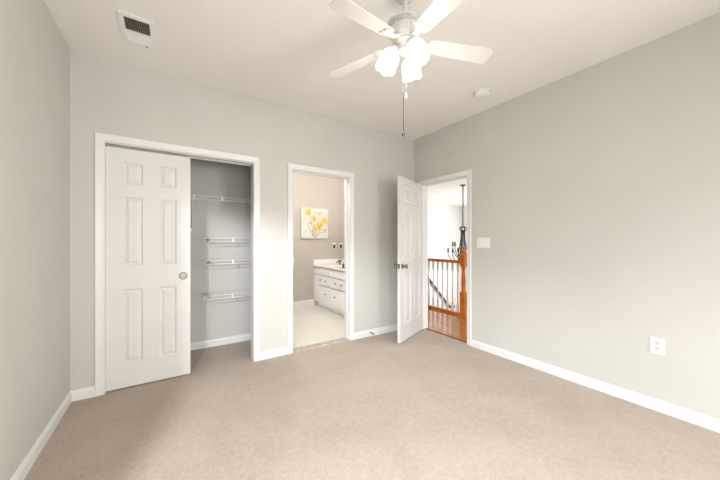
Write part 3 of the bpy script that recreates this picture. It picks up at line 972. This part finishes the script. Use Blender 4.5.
bl = thing('ceiling_light', 'round flush ceiling light of the bathroom', 'ceiling light', (1.28, 3.80, H))
MB().lathe([(0.0, -0.0005), (0.15, -0.0005), (0.155, -0.02), (0.14, -0.025)], 32).build('light_base', CHROME, bl)
MB().lathe([(0.14, -0.025), (0.135, -0.05), (0.09, -0.075), (0.0, -0.085)], 32).build('light_shade', GLOBE, bl)
point('bathroom_lamp', (1.28, 3.80, H - 0.20), 41, (1.0, 0.98, 0.97), 0.12)  # fill from the added fixture, brightens the vanity fronts

# ---------------------------------------------------------------- stair hall
rl = thing('stair_railing', 'orange oak stair railing with white balusters and turned newel post', 'railing', (4.10, 3.092, -0.002))
RY0, RY1 = 0.0, 4.0
mb = MB()
prof = [(-0.030, 0.885), (-0.030, 0.905), (-0.022, 0.922), (-0.008, 0.930), (0.008, 0.930), (0.022, 0.922), (0.030, 0.905), (0.030, 0.885), (0.020, 0.878), (-0.020, 0.878)]
A = [mb.bm.verts.new((x, 0.03, z)) for x, z in prof]; B = [mb.bm.verts.new((x, RY1, z)) for x, z in prof]
for k in range(len(prof)):
    mb.bm.faces.new((A[k], A[(k + 1) % len(prof)], B[(k + 1) % len(prof)], B[k]))
mb.bm.faces.new(A); mb.bm.faces.new(B)
mb.build('handrail', OAK, rl)
mb = MB(); mb.box(-0.034, 0.034, 0.04, RY1, 0.0, 0.038); mb.build('shoe_rail', OAK, rl, bevel=0.006)
mb = MB()
S = 0.042
mb.box(-S, S, -S, S, 0.0, 0.40)
mb.box(-S, S, -S, S, 0.83, 1.02)
mb.lathe([(S, 0.40), (0.040, 0.41), (0.030, 0.425), (0.036, 0.44), (0.030, 0.455), (0.034, 0.50), (0.038, 0.56), (0.032, 0.66), (0.025, 0.745), (0.024, 0.765), (0.034, 0.78), (0.028, 0.795), (0.038, 0.815), (S, 0.83)], 24)
mb.lathe([(S, 1.02), (0.038, 1.027), (0.026, 1.035), (0.024, 1.045), (0.036, 1.062), (0.040, 1.085), (0.034, 1.108), (0.018, 1.122), (0.0, 1.126)], 24)
mb.build('newel_post', OAK, rl)
bal = None
for k in range(30):
    y = 0.115 + 0.11 * k
    if bal is None:
        mb = MB(); s = 0.015
        mb.box(-s, s, -s, s, 0.038, 0.20); mb.box(-s, s, -s, s, 0.74, 0.880)
        mb.lathe([(0.015, 0.20), (0.011, 0.215), (0.014, 0.23), (0.0145, 0.30), (0.012, 0.50), (0.0095, 0.68), (0.012, 0.70), (0.010, 0.715), (0.015, 0.74)], 12)
        bal = mb.build('baluster', TRIM, rl, (0, y, 0))
    else:
        c = bal.copy(); COL.objects.link(c); c.location = (0, y, 0)

# wall handrail of the descending flight
hr = thing('wall_handrail', 'dark sloping handrail on the white foyer wall behind the balusters', 'handrail', (8.37, HY1, -0.17))
mb = MB()
sl = -1.25 / 1.23
pts = [(-2.0, -0.07, -2.0 * sl), (1.25, -0.07, 1.25 * sl), (1.55, -0.07, 1.25 * sl - 0.03)]
mb.tube(pts, 0.045, 10)
mb.build('rail', DRAIL, hr)
for x in (-1.6, -0.6, 0.3, 1.1):
    mb = MB(); mb.tube([(x, -0.07, x * sl - 0.03), (x, -0.03, x * sl - 0.09), (x, -0.001, x * sl - 0.09)], 0.012, 8); mb.build('bracket', DRAIL, hr)

# chandelier over the foyer
cl = thing('chandelier', 'dark metal candle chandelier hanging in the foyer beyond the railing', 'chandelier', (6.465, 4.893, H))
MB().lathe([(0.0, -0.0005), (0.075, -0.0005), (0.078, -0.012), (0.050, -0.030), (0.018, -0.040), (0.0, -0.042)], 24).build('ceiling_cup', BRONZE, cl)
MB().tube([(0, 0, -0.04), (0, 0, -1.10)], 0.015, 8).build('stem', BRONZE, cl)
mb = MB()
for z, r in ((-1.13, 0.085), (-1.20, 0.072)):
    mb.tube([(r * math.cos(2 * PI * k / 20), r * math.sin(2 * PI * k / 20), z) for k in range(21)], 0.010, 6, cap=False)
for k in range(6):
    M = Matrix.Rotation(2 * PI * k / 6, 4, 'Z')
    mb.tube([M @ Vector(v) for v in ((0.0, 0, -1.09), (0.04, 0, -1.10), (0.085, 0, -1.13), (0.075, 0, -1.20), (0.03, 0, -1.25))], 0.009, 6)
mb.lathe([(0.0, -1.20), (0.03, -1.205), (0.045, -1.23), (0.03, -1.27), (0.0, -1.28)], 14)
mb.build('crown', BRONZE, cl)
mb = MB()
for k in range(6):
    M = Matrix.Rotation(2 * PI * k / 6 + 0.3, 4, 'Z')
    mb.tube([M @ Vector(v) for v in ((0.045, 0, -1.22), (0.05, 0, -1.40), (0.075, 0, -1.60), (0.115, 0, -1.80), (0.125, 0, -1.95), (0.085, 0, -2.06), (0.0, 0, -2.12))], 0.012, 7)
mb.lathe([(0.0, -2.08), (0.035, -2.09), (0.045, -2.12), (0.03, -2.16), (0.012, -2.19), (0.0, -2.20)], 14)
mb.build('cage', BRONZE, cl)
mb = MB(); mb.lathe([(0.0, -1.24), (0.016, -1.25), (0.014, -1.5), (0.030, -1.62), (0.022, -1.75), (0.028, -1.95), (0.016, -2.08), (0.0, -2.1)], 14); mb.build('centre_column', CHROME, cl)
arms = [(0.385, -1.765, 30 + 60 * k) for k in range(6)] + [(0.27, -1.60, 60 * k) for k in range(6)]
for (R, z, an) in arms:
    M = Matrix.Rotation(math.radians(an - YAW), 4, 'Z')
    zb = -2.02 if R > .3 else -1.88
    mb = MB(); mb.tube([M @ Vector(v) for v in ((0.06, 0, zb + 0.10), (0.12, 0, zb), (R * 0.62, 0, zb - 0.03), (R * 0.9, 0, (zb + z) / 2 - 0.03), (R, 0, z - 0.08), (R, 0, z))], 0.011, 7)
    ar = mb.build('candle_arm', BRONZE, cl)
    T = Matrix.Translation(M @ Vector((R, 0, z)))
    MB().lathe([(0.0, -0.01), (0.02, -0.008), (0.048, 0.008), (0.050, 0.014), (0.015, 0.012), (0.0, 0.012)], 16, T).build('drip_pan', BRONZE, ar)
    MB().lathe([(0.0, 0.012), (0.021, 0.012), (0.021, 0.10), (0.0, 0.102)], 10, T).build('candle_sleeve', BRONZE, ar)
